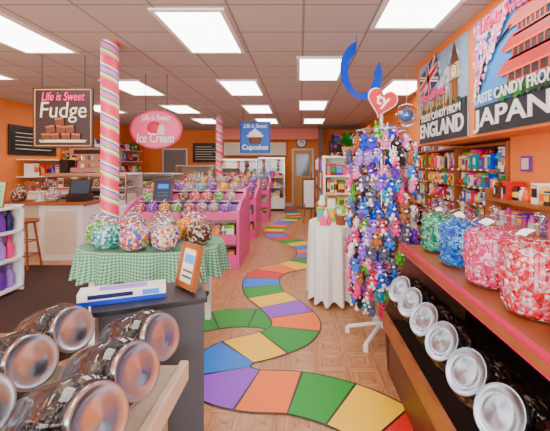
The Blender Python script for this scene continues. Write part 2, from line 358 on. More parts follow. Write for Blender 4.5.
for k,(x,y) in enumerate([(-1.77,3.28),(-1.6,3.07),(-1.35,3.02),(-1.10,3.04),(-.89,3.24),(-1.52,3.31),(-1.25,3.3),(-1.05,3.48),(-1.33,3.6),(-1.62,3.58)]):
    inst('globe_candy_jar',gj[[7,4,0,6,3,1,6,2,3,0][k]],(x,y,.803),rot=(0,0,k),scale=(1.03,1.03,1.03))

# ---------- striped poles
sm=D.materials.new('candy_stripe'); sm.use_nodes=True; nt=sm.node_tree; b=nt.nodes['Principled BSDF']; L=nt.links.new
tc=nt.nodes.new('ShaderNodeTexCoord'); sp=nt.nodes.new('ShaderNodeSeparateXYZ'); L(tc.outputs['Object'],sp.inputs[0])
at=nt.nodes.new('ShaderNodeMath'); at.operation='ARCTAN2'; L(sp.outputs[1],at.inputs[0]); L(sp.outputs[0],at.inputs[1])
a1=nt.nodes.new('ShaderNodeMath'); a1.operation='MULTIPLY'; a1.inputs[1].default_value=1/(2*math.pi); L(at.outputs[0],a1.inputs[0])
zz=nt.nodes.new('ShaderNodeMath'); zz.operation='MULTIPLY'; zz.inputs[1].default_value=4.0; L(sp.outputs[2],zz.inputs[0])
s_=nt.nodes.new('ShaderNodeMath'); s_.operation='ADD'; L(a1.outputs[0],s_.inputs[0]); L(zz.outputs[0],s_.inputs[1])
fr=nt.nodes.new('ShaderNodeMath'); fr.operation='FRACT'; L(s_.outputs[0],fr.inputs[0])
r=nt.nodes.new('ShaderNodeValToRGB'); r.color_ramp.interpolation='CONSTANT'; e=r.color_ramp.elements
cols=[(0,(240,25,120)),(.28,(255,190,20)),(.37,(250,245,245)),(.45,(60,180,120)),(.53,(250,120,175)),(.72,(70,120,220)),(.8,(250,245,245)),(.87,(250,90,40))]
while len(e)<len(cols): e.new(.5)
for i,(p,c) in enumerate(cols): e[i].position=p; e[i].color=lin(c)
L(fr.outputs[0],r.inputs[0]); L(r.outputs[0],b.inputs['Base Color']); b.inputs['Roughness'].default_value=.35
for (x,y,rr) in [(-1.98,3.85,.088),(-2.1,9.6,.085)]:
    g=MB(); g.cyl((x,y,0),rr,H,sm,28); g.lathe([(rr*1.25,0),(rr*1.25,.1),(rr*1.02,.14)],white,28,Matrix.Translation((x,y,0)))
    g.obj('candy_striped_column')

# ---------- hanging signs
FY=lambda x,y,z: frameM((x,y,z),(1,0,0),(0,0,1),(0,-1,0))
def rods(g,x,y,w,zt,m=black):
    for a in (-1,1): g.rod((x+a*w/2,y,zt),(x+a*w/2,y,H),.004,m,6)
E=empty('fudge_sign'); x,y,z=-2.75,4.3,2.05; T=FY(x,y-.016,z)
g=MB(); g.box(x-.35,x+.35,y-.012,y+.012,z-.35,z+.35,mat('chocolate_board',(46,22,16),.5)); g.box(x-.33,x+.33,y-.015,y-.012,z-.33,z-.32,tan); g.box(x-.33,x+.33,y-.015,y-.012,z+.32,z+.33,tan)
g.box(x-.33,x-.32,y-.015,y-.012,z-.33,z+.33,tan); g.box(x+.32,x+.33,y-.015,y-.012,z-.33,z+.33,tan)
g.lathe([(0,0),(.26,0),(.28,.03),(.0,.02)],cream,28,Matrix.Translation((x,y-.014,z-.29))@Matrix.Diagonal((1,.1,1,1)))
fu=mat('fudge',(105,48,20),.4); fu2=mat('fudge_light',(170,95,45),.4)
for i,(fx,fz,q) in enumerate([(-.19,-.26,0),(-.08,-.26,.1),(.04,-.26,0),(.15,-.26,-.1),(-.13,-.17,.15),(-.02,-.17,-.1),(.09,-.17,.1),(-.03,-.08,.1)]):
    R=FY(x+fx,y-.014,z+fz)@Matrix.Rotation(q,4,'Z'); g.box(-.045,.055,-.01,.075,0,.018,fu,R); g.box(-.045,.055,.055,.075,.018,.022,fu2,R)
rods(g,x,y,.5,z+.35); g.obj('board',E)
text('Life is Sweet',E,T@Matrix.Translation((0,.24,0)),.5,hot,.1,shear=.2,bold=.01); text('Fudge',E,T@Matrix.Translation((0,.08,.0)),.54,cream,.24,shear=.1)
E=empty('ice_cream_sign'); x,y,z=-2.02,5.2,2.0; T=FY(x,y-.02,z)
g=MB(); g.lathe([(0,0),(.37,0),(.37,.02),(0,.02)],dpink,48,FY(x,y,z)@Matrix.Diagonal((1,.74,1,1)),False); g.lathe([(0,.02),(.34,.02),(.34,.024),(0,.024)],mat('sign_pink',(246,85,140),.4),48,FY(x,y,z)@Matrix.Diagonal((1,.74,1,1)),False)
g.ball((x-.02,y-.03,z+.02),.1,mat('pink_scoop',(215,5,60),.5),16,10,(1,.2,.9)); g.ball((x+.06,y-.03,z+.0),.08,cream,16,10,(1,.2,.9)); g.box(x-.1,x+.12,y-.035,y-.022,z-.07,z-.03,white)
rods(g,x,y,.3,z+.24); g.obj('board',E)
text('Life is Sweet',E,T@Matrix.Translation((0,.16,.006)),.4,white,.08,shear=.2,bold=.01); text('Ice Cream',E,T@Matrix.Translation((0,-.13,.02)),.52,white,.13,shear=.1,bold=.015)
E=empty('cupcake_sign'); x,y,z=-.97,8.0,2.1; T=FY(x,y-.02,z)
g=MB(); g.box(x-.33,x+.33,y-.012,y+.012,z-.34,z+.34,mat('sign_blue',(0,55,150),.5)); g.box(x-.3,x+.3,y-.015,y-.012,z-.31,z+.31,mat('sign_blue2',(10,100,200),.5))
g.lathe([(.1,-.14),(.15,-.0)],brown,20,Matrix.Translation((x,y-.02,z))@Matrix.Diagonal((1,.15,1,1))); g.lathe([(.17,0),(.18,.04),(.13,.07),(.13,.1),(.07,.13),(0,.19)],white,20,Matrix.Translation((x,y-.02,z))@Matrix.Diagonal((1,.15,1,1)))
rods(g,x,y,.5,z+.34); g.obj('board',E)
text('Life is Sweet',E,T@Matrix.Translation((0,.24,0)),.5,white,.09,shear=.2,bold=.01); text('Cupcakes',E,T@Matrix.Translation((0,-.22,0)),.56,white,.14,bold=.02)

# ---------- products helper
def prods(g,x0,x1,y0,y1,z,zmax,axis='x',pal=PAL,step=(.06,.13),face=-1):
    a0,a1=(x0,x1) if axis=='x' else (y0,y1); p=a0
    while p<a1-.03:
        w=random.uniform(*step); w=min(w,a1-p); h=random.uniform(.55,.95)*(zmax-z); m=random.choice(pal); m2=random.choice(pal); t=random.random()
        q0,q1=p+.002,p+w-.002; d0,d1=(y0,y1) if axis=='x' else (x0,x1); d0+=random.uniform(0,.03)*(face<0); 
        lb=(d0-.003,d0) if face<0 else (d1,d1+.003)
        if t<.55:
            for (lo_,hi_,mm,l_) in ((0,1,m,0),(.3,.75,m2,.006),(.82,.9,random.choice(pal),.003)):
                if l_==0:
                    if axis=='x': g.box(q0,q1,d0,d1,z,z+h,mm)
                    else: g.box(d0,d1,q0,q1,z,z+h,mm)
                else:
                    if axis=='x': g.box(q0+l_,q1-l_,*lb,z+h*lo_,z+h*hi_,mm)
                    else: g.box(*lb,q0+l_,q1-l_,z+h*lo_,z+h*hi_,mm)
        else:
            rr=(q1-q0)/2; c=(q0+q1)/2; de=(d0+rr+.01) if face<0 else (d1-rr-.01); P=(c,de,z) if axis=='x' else (de,c,z)
            T=Matrix.Translation(P)
            if t<.75: g.lathe([(0,0),(rr*.9,0),(rr,h*.1),(rr,h*.7),(rr*.5,h*.85),(rr*.5,h*.97),(0,h)],m,10,T); g.lathe([(rr*1.02,h*.2),(rr*1.02,h*.6)],m2,10,T)
            else: g.lathe([(0,0),(rr*.8,0),(rr,h*.3),(rr*.7,h*.75),(rr*.2,h*.85),(rr*.6,h),(0,h*.95)],m,8,T)
        p+=w
E=empty('candy_shelving_unit')
g=MB(); SH=[.15,.42,.68,.92,1.1,1.28,1.46]
for z in SH+[1.7]: g.box(1.8,2.09,3.25,6.4,z-.02,z,wood); 
for y in (3.22,4.3,5.3,6.38): g.box(1.8,2.09,y,y+.022,0,1.71,wood)
g.box(2.07,2.09,3.25,6.4,0,1.7,mat('shelf_back',(230,150,80),.6)); g.obj('shelf_frame',E)
g=MB()
for z0,z1 in zip(SH,SH[1:]+[1.7]):
    for y0,y1 in ((3.27,4.28),(4.34,5.28),(5.34,6.36)):
        prods(g,1.81,1.9,y0,y1,z0,z0+(z1-z0)*.75,'y',step=(.04,.08) if z0>.6 else (.08,.16)); prods(g,1.93,2.05,y0,y1,z0,z1-.01,'y',step=(.04,.08))
        if z0>.6: prods(g,1.83,1.92,y0,y1,z0+(z1-z0)*.02,z1-.02,'y',[white,yellow,red,sky,hot,ochre,cream,white,lime],step=(.05,.11))
        # hang tags / price strip on shelf lip
        q=y0
        while q<y1: g.box(1.795,1.8,q,q+.04,z0-.02,z0,random.choice([white,yellow,white,red])); q+=.13
prods(g,1.84,2.05,4.8,6.3,1.7,1.92,'y'); prods(g,1.84,2.05,4.8,6.3,1.7,1.85,'y',step=(.04,.08))
g.obj('candy_packages',E)
E=empty('bracket_shelf')
g=MB(); g.box(1.6,1.815,2.2,3.18,1.2,1.225,wood); g.box(1.6,1.815,2.2,3.18,.98,1.0,wood); g.box(1.6,1.815,3.18,3.2,.9,1.3,wood); g.obj('shelf_frame',E)
g=MB(); prods(g,1.64,1.8,2.25,3.15,1.0,1.17,'y',[hot,lav,purple,white,pink,yellow],(.04,.08)); prods(g,1.64,1.8,2.25,3.15,1.225,1.38,'y',[brown,red,yellow,dark,white,ochre],(.04,.08)); g.obj('gift_packages',E)
g=MB(); M=frameM((1.815,2.95,1.5),(0,-1,0),(0,0,1),(-1,0,0)); g.box(-.06,.06,-.05,.07,0,.02,purple,M); g.box(-.045,.045,-.035,.055,.02,.023,cream,M); g.obj('small_picture_frame')

# ---------- posters
def PM(y,z): return frameM((1.485,y,z),(0,-1,0),(0,0,1),(-1,0,0))
pskye=mat('poster_sky',(150,185,215),.6,noise=.3); pskyj=mat('poster_blossom_sky',(60,150,230),.6,noise=.15); btan=mat('poster_stone',(180,115,45),.6); bdk=mat('poster_dark',(26,28,36),.6)
cloudm=mat('poster_cloud',(215,222,230),.6); ptree=mat('poster_tree',(30,70,25),.6); btan2=mat('poster_stone_light',(225,175,100),.6)
E=empty('england_poster'); M=PM(3.93,1.76); g=MB(); w,h=1.3,.93
g.box(-w/2,w/2,0,h,-.012,0,pskye,M); g.box(-w/2,w/2,0,.36,0,.002,bdk,M)
for i in range(26):
    rr=random.uniform(.03,.09); g.lathe([(0,0),(rr,0),(0,.001)],cloudm,14,M@Matrix.Translation((random.uniform(-.5,.55),random.uniform(.5,.82),.0012+i*.00003))@Matrix.Diagonal((1.8 if rr<.06 else 1.2,.5,1,1)),False)
bx=.38
g.box(bx-.085,bx+.085,.3,.74,.004,.008,btan,M); g.box(bx-.11,bx+.11,.56,.72,.006,.011,btan2,M); g.poly([(bx-.1,.72),(bx+.1,.72),(bx+.06,.8),(bx,.92),(bx-.06,.8)],.004,.009,wooddk,M)
g.box(bx-.085,bx-.055,.3,.56,.008,.010,btan2,M); g.box(bx-.12,bx+.12,.55,.565,.011,.013,wooddk,M); g.box(bx-.12,bx+.12,.715,.73,.011,.013,wooddk,M)
g.lathe([(0,0),(.072,0),(0,.001)],dark,20,M@Matrix.Translation((bx,.64,.0115)),False); g.lathe([(0,0),(.062,0),(0,.002)],white,20,M@Matrix.Translation((bx,.64,.012)),False); g.box(bx-.004,bx+.004,.64,.69,.014,.016,black,M); g.box(bx,bx+.035,.636,.644,.014,.016,black,M)
for i in range(5): g.box(bx-.07+i*.034,bx-.062+i*.034,.3,.55,.010,.012,dark,M)
for i in range(10): 
    g.box(-.62+i*.09,-.54+i*.09,.3,.40+.05*(i%3),.002,.005,btan if i%2 else btan2,M); g.box(-.59+i*.09,-.57+i*.09,.34,.38+.05*(i%3),.005,.006,dark,M); g.poly([(-.6+i*.09,.40+.05*(i%3)),(-.56+i*.09,.40+.05*(i%3)),(-.58+i*.09,.46+.05*(i%3))],.002,.005,wooddk,M)
for i in range(30):
    rr=random.uniform(.02,.035); g.lathe([(0,0),(rr,0),(0,.002)],ptree,8,M@Matrix.Translation((random.uniform(-.62,.62),random.uniform(.33,.37),.008)),False)
F=M@Matrix.Translation((-.3,.72,.012))@Matrix.Rotation(.3,4,'Z'); g.box(-.28,.28,-.16,.16,0,.003,navy,F)
for s in (-1,1):
    R=F@Matrix.Rotation(s*.52,4,'Z'); g.box(-.3,.3,-.025,.025,.003,.004,white,R); g.box(-.3,.3,-.008,.008,.004,.005,red,R)
g.box(-.28,.28,-.05,.05,.005,.006,white,F); g.box(-.045,.045,-.16,.16,.005,.006,white,F); g.box(-.28,.28,-.032,.032,.006,.007,red,F); g.box(-.03,.03,-.16,.16,.006,.007,red,F)
g.obj('board',E)
text('Life is Sweet',E,M@Matrix.Translation((-.2,.52,.02)),.7,hot,.12,bold=.02,shear=.2); text('TASTE CANDY FROM',E,M@Matrix.Translation((-.02,.28,.012)),1.1,white,.08,bold=.01); text('ENGLAND',E,M@Matrix.Translation((-.02,.13,.006)),1.2,white,.17,bold=.03)
E=empty('japan_poster'); M=PM(2.58,1.76); g=MB(); w=1.12
g.box(-w/2,w/2,0,h,-.012,0,pskyj,M); g.box(-w/2,w/2,0,.22,0,.002,bdk,M)
for k_,(zz_,ww) in enumerate([(.4,.36),(.56,.3),(.71,.24)]):
    cx=.22; g.poly([(cx-ww-.05,zz_+.02),(cx-ww,zz_-.01),(cx+ww,zz_-.01),(cx+ww+.05,zz_+.02),(cx+ww-.08,zz_+.09),(cx-ww+.08,zz_+.09)],.006,.012,red,M); g.box(cx-ww+.08,cx+ww-.08,zz_-.08,zz_,.004,.008,dark,M)
    g.box(cx-ww,cx+ww,zz_-.012,zz_+.004,.012,.014,ochre,M); g.box(cx-ww+.05,cx+ww-.05,zz_-.085,zz_-.07,.008,.012,red,M)
    for i in range(7): g.box(cx-ww+.09+i*(2*ww-.2)/6,cx-ww+.105+i*(2*ww-.2)/6,zz_-.08,zz_,.008,.011,red,M)
g.poly([(.18,.8),(.26,.8),(.22,.92)],.006,.01,red,M)
for i in range(90):
    rr=random.uniform(.015,.035); g.lathe([(0,0),(rr,0),(0,.002)],random.choice([ptree,green,ptree]),8,M@Matrix.Translation((random.uniform(-.2,.55),random.uniform(.23,.31),.012)),False)
bl=mat('blossom_pink',(250,120,180),.6); bl2=mat('blossom_light',(254,200,222),.6)
for i in range(420):
    a=random.random(); x_=-.54+a*.5; z_=.9-random.random()**1.2*(.66-.6*a); rr=random.uniform(.01,.026)
    g.lathe([(0,0),(rr,0),(0,.003)],random.choice([bl,bl,bl2,white]),6,M@Matrix.Translation((x_,z_,.016+random.random()*.006)),False)
g.rod(M@Vector((-.5,.3,.012)),M@Vector((-.2,.85,.012)),.012,dark,6); g.rod(M@Vector((-.35,.58,.012)),M@Vector((.0,.72,.012)),.008,dark,6)
g.obj('board',E)
text('Life is Sweet',E,M@Matrix.Translation((-.08,.84,.03)),.7,hot,.1,bold=.02,shear=.2); text('TASTE CANDY FROM',E,M@Matrix.Translation((-.02,.27,.03)),1.0,white,.08,bold=.015); text('JAPAN',E,M@Matrix.Translation((-.06,.115,.006)),.98,white,.19,bold=.02)

# ---------- plush toy spinner
TX,TY=.71,3.22
plm=[mat('plush_'+n,c,.8) for n,c in [('purple',(105,25,175)),('pink',(240,50,145)),('teal',(0,150,185)),('white',(230,226,224)),('grey',(90,90,115)),('black',(28,25,36)),('blue',(0,65,215)),('lilac',(145,90,220)),('green',(80,170,30)),('tan',(160,100,55)),('hot',(220,10,95)),('lilac2',(175,130,225)),('blue2',(40,120,230)),('pink2',(245,120,180))]]
eye=mat('toy_eye',(15,15,20),.1); mz=mat('muzzle',(245,235,225),.8)
def toy(g,M,m,m2,ears):
    g.ball((0,0,0),.036,m,8,6,(1,.9,1.1),M); g.ball((0,-.022,-.005),.022,m2,6,5,(1,.7,1.1),M)
    g.ball((0,-.006,.058),.038,m,9,6,(1.05,.95,.92),M); g.ball((0,-.038,.05),.016,mz,6,4,(1.2,.7,.8),M)
    for s in (-1,1):
        g.ball((s*.016,-.036,.066),.0095,eye,6,4,(1,.6,1),M)
        if ears==0: g.ball((s*.03,0,.092),.014,m,6,4,(1,.6,1),M)
        elif ears==1: g.ball((s*.018,0,.112),.012,m,6,4,(.9,.6,2.4),M)
        else: g.ball((s*.04,0,.07),.016,m2,6,4,(.7,.6,1.3),M)
        g.ball((s*.038,-.016,.008),.014,m,6,4,(1.2,1,1.5),M); g.ball((s*.022,-.026,-.036),.017,m2,6,4,(1,1.3,1),M)
E=empty('plush_toy_spinner_rack')
g=MB(); g.cyl((TX,TY,.12),.02,1.9,steel,14); g.cyl((TX,TY,.1),.05,.05,white,14)
for i in range(5):
    a=i*2*math.pi/5+.3; p=(TX+.3*math.cos(a),TY+.3*math.sin(a)); g.rod((TX,TY,.13),(p[0],p[1],.055),.017,white,8); g.cyl((p[0],p[1],0),.022,.05,white,10)
for k_ in range(9):
    z=.42+k_*.165
    prev=None
    for i in range(25):
        a=2*math.pi*i/24; q=(TX+.22*math.cos(a),TY+.22*math.sin(a),z+.06)
        if prev: g.rod(prev,q,.004,steel,5)
        prev=q
    for i in range(6): a=i*math.pi/3; g.rod((TX,TY,z+.06),(TX+.22*math.cos(a),TY+.22*math.sin(a),z+.06),.003,steel,5)
g.obj('stand',E)
g=MB()
for k_ in range(13):
    z=.31+k_*.112; R=.245-(.05 if k_==12 else 0)-(.03 if k_==0 else 0); n=15
    for i in range(n):
        a=2*math.pi*(i+.5*(k_%2))/n+random.uniform(-.08,.08); r_=R+random.uniform(-.03,.04)
        M=Matrix.Translation((TX+r_*math.cos(a),TY+r_*math.sin(a),z+random.uniform(-.02,.02)))@Matrix.Rotation(a+math.pi/2+random.uniform(-.4,.4),4,'Z')@Matrix.Rotation(random.uniform(-.35,.35),4,'Y')@Matrix.Scale(random.uniform(.75,1.0),4)
        m=random.choice(plm); toy(g,M,m,random.choice([m,m,random.choice(plm),plm[3]]),random.randrange(3))
for i in range(6):
    a=i*1.05; M=Matrix.Translation((TX+.11*math.cos(a),TY+.11*math.sin(a),1.74))@Matrix.Rotation(a+math.pi/2,4,'Z')@Matrix.Scale(1.0,4); toy(g,M,random.choice(plm),plm[3],i%3)
g.obj('plush_toys',E)
hp=[]
for i in range(40):
    t=2*math.pi*i/40; hp.append((.12*math.sin(t)**3*1.0,.008*(13*math.cos(t)-5*math.cos(2*t)-2*math.cos(3*t)-math.cos(4*t))))
HM=FY(TX,TY-.02,2.05)@Matrix.Rotation(-.25,4,'Z'); g=MB(); g.poly(hp[::-1],0,.02,red,HM); g.poly([(x*1.1,y*1.1) for x,y in hp][::-1],-.004,.0,white,HM); g.obj('heart_sign',E)
text('ty',E,HM@Matrix.Translation((0,.01,.024)),.12,white,.12,bold=.02)

# ---------- white cloth table (round, draped)
E=empty('gift_table'); cloth('tablecloth',.36,4.3,.25,.42,.84,.035,linen,2.3,13,.02,E)
g=MB(); g.lathe([(0,.8),(.24,.8),(.24,.83),(0,.83)],wood,32,Matrix.Translation((.36,4.3,0))@Matrix.Diagonal((1,1.65,1,1))); g.rod((.36,4.3,.03),(.36,4.3,.8),.035,wood)
for a in range(4): g.rod((.36,4.3,.12),(.36+.17*math.cos(a*1.57+.78),4.3+.17*math.sin(a*1.57+.78),.02),.02,wood)
g.obj('table_frame',E)
g=MB(); prods(g,.2,.54,4.3,4.4,.843,1.05,'x',[white,lime,yellow,cream,green,sky],(.06,.1)); prods(g,.22,.5,4.5,4.6,.843,1.2,'x',[green,tan,lime,wooddk,white],(.08,.14)); prods(g,.22,.38,4.0,4.1,.843,.95,'x',[lav,white,yellow,hot],(.05,.08)); g.obj('gift_items',E)
g=MB(); T=Matrix.Translation((.46,4.1,.843)); g.lathe([(0,0),(.06,0),(.08,.1),(.085,.105),(.075,.1),(.06,.02)],wood,16,T)
for i in range(12):
    a=math.pi*i/12; b2=math.pi*(i+1)/12; g.rod((.46+.08*math.cos(a),4.1,.945+.11*math.sin(a)),(.46+.08*math.cos(b2),4.1,.945+.11*math.sin(b2)),.006,wood,6)
for i in range(10): g.ball((.46+random.uniform(-.04,.04),4.1+random.uniform(-.04,.04),.94),.025,random.choice([yellow,hot,lime,lav]),8,5)
g.obj('gift_basket')
E=empty('island_shelf')
g=MB(); x0,x1,y0,y1=.32,1.15,5.5,8.6
for z in (.12,.45,.8,1.1,1.4): g.box(x0,x1,y0,y1,z-.02,z,wooddk)
for y in (y0,7.0,y1): g.box(x0,x1,y-.015,y+.015,0,1.42,wood)
g.box(.7,.74,y0,y1,0,1.6,white)
for z in (.5,.85,1.1,1.35,1.62): g.box(.36,1.3,5.25,5.48,z-.02,z,white)
g.box(.34,.36,5.25,5.48,0,1.62,white); g.box(1.3,1.32,5.25,5.48,0,1.62,white); g.box(.36,1.3,5.46,5.48,0,1.6,cream); g.obj('shelf_frame',E)
g=MB()
for z0,z1 in ((.12,.45),(.45,.8),(.8,1.1),(1.1,1.4),(1.4,1.7)):
    prods(g,.35,.66,5.55,6.95,z0,z1-.03,'y',step=(.07,.15)); prods(g,.35,.66,7.05,8.55,z0,z1-.03,'y',step=(.07,.15))
for z0,z1 in ((.5,.83),(.85,1.08),(1.1,1.33),(1.35,1.58)): prods(g,.38,1.28,5.28,5.43,z0,z1,'x',step=(.05,.1))
prods(g,.92,1.28,5.3,5.43,1.62,1.85,'x',step=(.05,.1))
g.obj('boxed_candy',E)
g=MB(); g.rod((.1,9.6,0),(.18,9.75,1.35),.02,wood); g.rod((.5,9.6,0),(.42,9.75,1.35),.02,wood); g.rod((.3,10.1,0),(.3,9.78,1.3),.02,wood); g.box(.06,.54,9.66,9.69,.35,1.15,wooddk); g.box(.1,.5,9.64,9.66,.4,1.1,white); g.obj('easel_sign')
E=empty('black_display_cabinet')
g=MB(); g.box(.95,2.05,11.8,12.3,0,2.25,black)
for z in (1.5,1.75,2.0,2.27): g.box(.93,2.05,11.6,11.82,z-.03,z,black)
g.obj('cabinet_body',E)
g=MB()
for z in (1.5,1.75,2.0): prods(g,.97,2.03,11.65,11.79,z,z+.22,'x',[red,dark,tan,navy,hot,white,purple])
prods(g,.97,2.03,11.7,12.1,2.27,2.55,'x',[dark,red,navy,black,blue]); g.obj('cabinet_packages',E)
g=MB(); px,py=.7,5.37
g.lathe([(0,0),(.07,0),(.09,.12),(.1,.14),(.08,.12),(0,.11)],tan,16,Matrix.Translation((px,py,1.622)))
lf=mat('leaf',(30,120,12),.5)
for i in range(70):
    a=random.random()*6.28; el=random.uniform(.2,1.4); l=random.uniform(.14,.3); M=Matrix.Translation((px,py,1.75))@Matrix.Rotation(a,4,'Z')@Matrix.Rotation(-el,4,'Y')
    g.add([(0,0,0),(l*.4,.025,.02),(l,0,-.05),(l*.4,-.025,.02)],[(0,1,2,3)],lf,False,M)
g.obj('potted_fern')
g=MB(); g.ball((1.5,5.2,2.2),.16,glassmat('balloon_film',(.85,.92,1,1),.15,.6),20,14); g.ball((1.5,5.2,2.2),.09,sky,14,10,(1,1,1)); g.rod((1.5,5.2,2.36),(1.5,5.2,H),.003,white,5); g.obj('balloon')
g=MB(); prev=None
foil=mat('blue_foil',(0,70,220),.25,.3)
for i in range(61):
    t=i/60; a=t*4.6-1.2; q=Vector((.62-(.2-.05*t)*math.cos(a),3.6+.1*t,2.42-.24*math.sin(a))); wv=Vector((.045*math.cos(a*1.3),.05,.045*math.sin(a*1.3)))
    if prev is not None: g.add([prev[0]-prev[1],q-wv,q+wv,prev[0]+prev[1]],[(0,1,2,3)],foil,True)
    else: q0=q
    prev=(q,wv)
g.rod(q0,(q0.x,q0.y,H),.003,foil,5); g.obj('hanging_ribbon')

# ---------- pink gondolas
def gondola(x0,x1,y0,y1,sign=False):
    E=empty('pink_candy_gondola')
    g=MB(); 
    for x in (x0,x1-.04): g.poly([(y0,0),(y1,0),(y1,1.12),(y0+.75,1.12),(y0+.62,1.0),(y0+.3,.96),(y0+.12,.9),(y0,.84)],x,x+.04,pink,Matrix(((0,0,1,0),(1,0,0,0),(0,1,0,0),(0,0,0,1))))
    g.box(x0+.04,x1-.04,y0+.02,y0+.32,.76,.79,cream); g.box(x0+.04,x1-.04,y0+.32,y0+.64,.9,.93,cream); g.box(x0+.04,x1-.04,y0+.64,y1,1.04,1.07,cream)
    g.box(x0+.04,x1-.04,y0,y0+.025,.7,.81,pink); g.box(x0+.04,x1-.04,y0+.32,y0+.34,.79,.94,lav); g.box(x0+.04,x1-.04,y0+.64,y0+.66,.93,1.08,pink)
    g.box(x0+.04,x1-.04,y0-.03,y0+.35,.4,.43,cream); g.box(x0+.04,x1-.04,y0-.05,y0-.03,.36,.5,pink); g.box(x0+.04,x1-.04,y0,y0+.35,.1,.13,cream); g.box(x0+.04,x1-.04,y0-.02,y0,.0,.2,pink)
    g.box(x0+.04,x1-.04,y0+.36,y0+.38,0,.76,cream); g.box(x0+.04,x1-.04,y1-.03,y1,0,1.1,pink)
    xm=(x0+x1)/2; g.box(xm-.015,xm+.015,y0,y0+.36,.1,.76,pink)
    g.obj('gondola_frame',E)
    for ri,(yy,z) in enumerate(((y0+.17,.792),(y0+.48,.932),(y0+.8,1.072))):
        x=x0+.16
        while x<x1-.12:
            if not (sign and ri==1 and abs(x+2.16)<.16):
                inst('globe_candy_jar',random.choice(gj),(x,yy,z),scale=(.72,)*3,rot=(0,0,random.random()*6),parent=E)
            x+=.185
    if sign: picture('framed_sign',Matrix.Translation((-2.16,y0+.46,.932))@Matrix.Rotation(-.15,4,'X'),.28,.36,wooddk,navy,parent=E)
    g=MB()
    for a,b_ in ((x0+.06,xm-.03),(xm+.03,x1-.06)):
        prods(g,a,b_,y0,y0+.2,.43,.66,'x',[cmulti,cred,cyel,white,lime,csilv,clime],(.08,.13)); prods(g,a,b_,y0+.02,y0+.2,.13,.36,'x',step=(.08,.14))
    g.obj('candy_bags',E)
gondola(-2.55,-.88,5.35,6.45,True); gondola(-2.7,-.9,7.5,8.6); gondola(-1.9,-.85,10.0,10.8)

# ---------- display cases
warm=mat('case_fill_strip',(255,240,215),.5,emit=4)  # glowing fill strip, added inside each case only to brighten its interior
def case(name,x0,x1,y0,y1,hb,ht,body,nsh=2,pal=[tan,cream,brown,white,pink,yellow]):
    g=MB(); g.box(x0,x1,y0,y1,.08,hb,body); g.box(x0+.03,x1-.03,y0+.04,y1,0,.08,dark); g.box(x0,x1,y0+.06,y1,ht-.03,ht,white)
    g.box(x0,x1,y1-.03,y1,hb,ht,mat('case_back',(190,180,168),.5)); g.box(x0+.05,x1-.05,y0+.06,y0+.09,ht-.05,ht-.03,warm)
    for x in (x0,x1-.025): g.box(x,x+.025,y0,y0+.025,hb,ht,steel); g.box(x,x+.025,y1-.025,y1,hb,ht,steel)
    g.box(x0,x1,y0,y0+.008,hb,ht-.03,glass); g.box(x0,x0+.008,y0,y1,hb,ht-.03,glass); g.box(x1-.008,x1,y0,y1,hb,ht-.03,glass)
    g.box(x0,x1,y0-.005,y0+.02,ht-.05,ht,steel)
    for k_ in range(nsh):
        z=hb+.02+(ht-hb)*k_/nsh; g.box(x0+.03,x1-.03,y0+.08,y1-.05,z-.01,z,white); prods(g,x0+.05,x1-.05,y0+.1,y1-.12,z,z+(ht-hb)/nsh*.7,'x',pal,(.08,.16))
    g.obj(name)
case('bakery_display_case',-3.9,-2.75,11.6,12.3,.5,1.5,white); case('bakery_display_case',-2.7,-1.4,12.1,12.85,.45,1.7,mat('steel_blue',(130,140,152),.4),4)
case('bakery_display_case',-1.35,-.5,12.0,12.8,.4,1.75,white,4,[cream,pink,brown,sky,white,yellow])
case('ice_cream_dipping_cabinet',-4.6,-2.95,8.6,9.4,.85,1.3,pink,1,[cpink,cchoc,cyel,white,clime])
case('chocolate_display_case',-4.55,-3.1,6.6,7.3,.8,1.35,white,2,[brown,dark,tan,cchoc,cream])
g=MB(); g.box(-4.9,-3.35,5.75,6.35,.87,.91,wood); g.box(-4.1,-3.4,5.8,6.3,0,.87,white); g.box(-4.88,-4.84,5.8,6.3,0,.87,white); g.box(-4.84,-4.1,6.24,6.28,0,.87,cream); g.box(-4.0,-3.5,5.79,5.8,.1,.78,cream); g.obj('order_counter',bevel=.006)
g=MB(); x,y,z=-3.85,7.0,1.352
g.box(x-.38,x+.38,y-.2,y+.22,z+.02,z+.1,steel); g.box(x-.36,x+.36,y-.0,y+.22,z+.1,z+.45,steel); g.box(x-.38,x+.38,y-.22,y+.22,z+.32,z+.46,steel); g.box(x-.3,x+.3,y-.225,y-.22,z+.35,z+.43,black)
for a in (-.2,.2): g.cyl((x+a,y-.13,z+.24),.035,.08,steel,12); g.rod((x+a,y-.13,z+.25),(x+a,y-.3,z+.23),.012,black); g.cyl((x+a,y-.12,z+.1),.03,.07,white,10)
for a in (-.34,.34):
    for c_ in (-.15,.18): g.cyl((x+a,y+c_,z),.02,.03,black,8)
g.box(x-.36,x+.36,y-.2,y+.2,z+.46,z+.475,black)
for i in range(7): g.lathe([(0,0),(.025,0),(.04,.07),(.036,.07),(0,.01)],white,10,Matrix.Translation((x-.3+i*.1,y+.05,z+.475)))
g.obj('espresso_machine',bevel=.006)
g=MB(); x,y=-4.38,6.95; T=Matrix.Translation((x,y,1.352)); g.box(x-.08,x+.08,y-.1,y+.12,1.352,1.6,black); g.lathe([(.04,.25),(.09,.4),(.095,.42),(0,.43)],glassdk,16,T); g.lathe([(0,.26),(.04,.26),(.08,.38),(0,.38)],cchoc,16,T); g.obj('coffee_grinder')
g=MB(); x,y,z=-3.6,6.05,.912; g.box(x-.14,x+.14,y-.14,y+.14,z,z+.1,black); M=Matrix.Translation((x,y-.02,z+.1))@Matrix.Rotation(-.3,4,'X'); g.box(-.17,.17,-.015,.015,0,.26,black,M); g.box(-.15,.15,-.018,-.015,.02,.24,mat('screen',(60,75,90),.2),M); g.obj('cash_register')
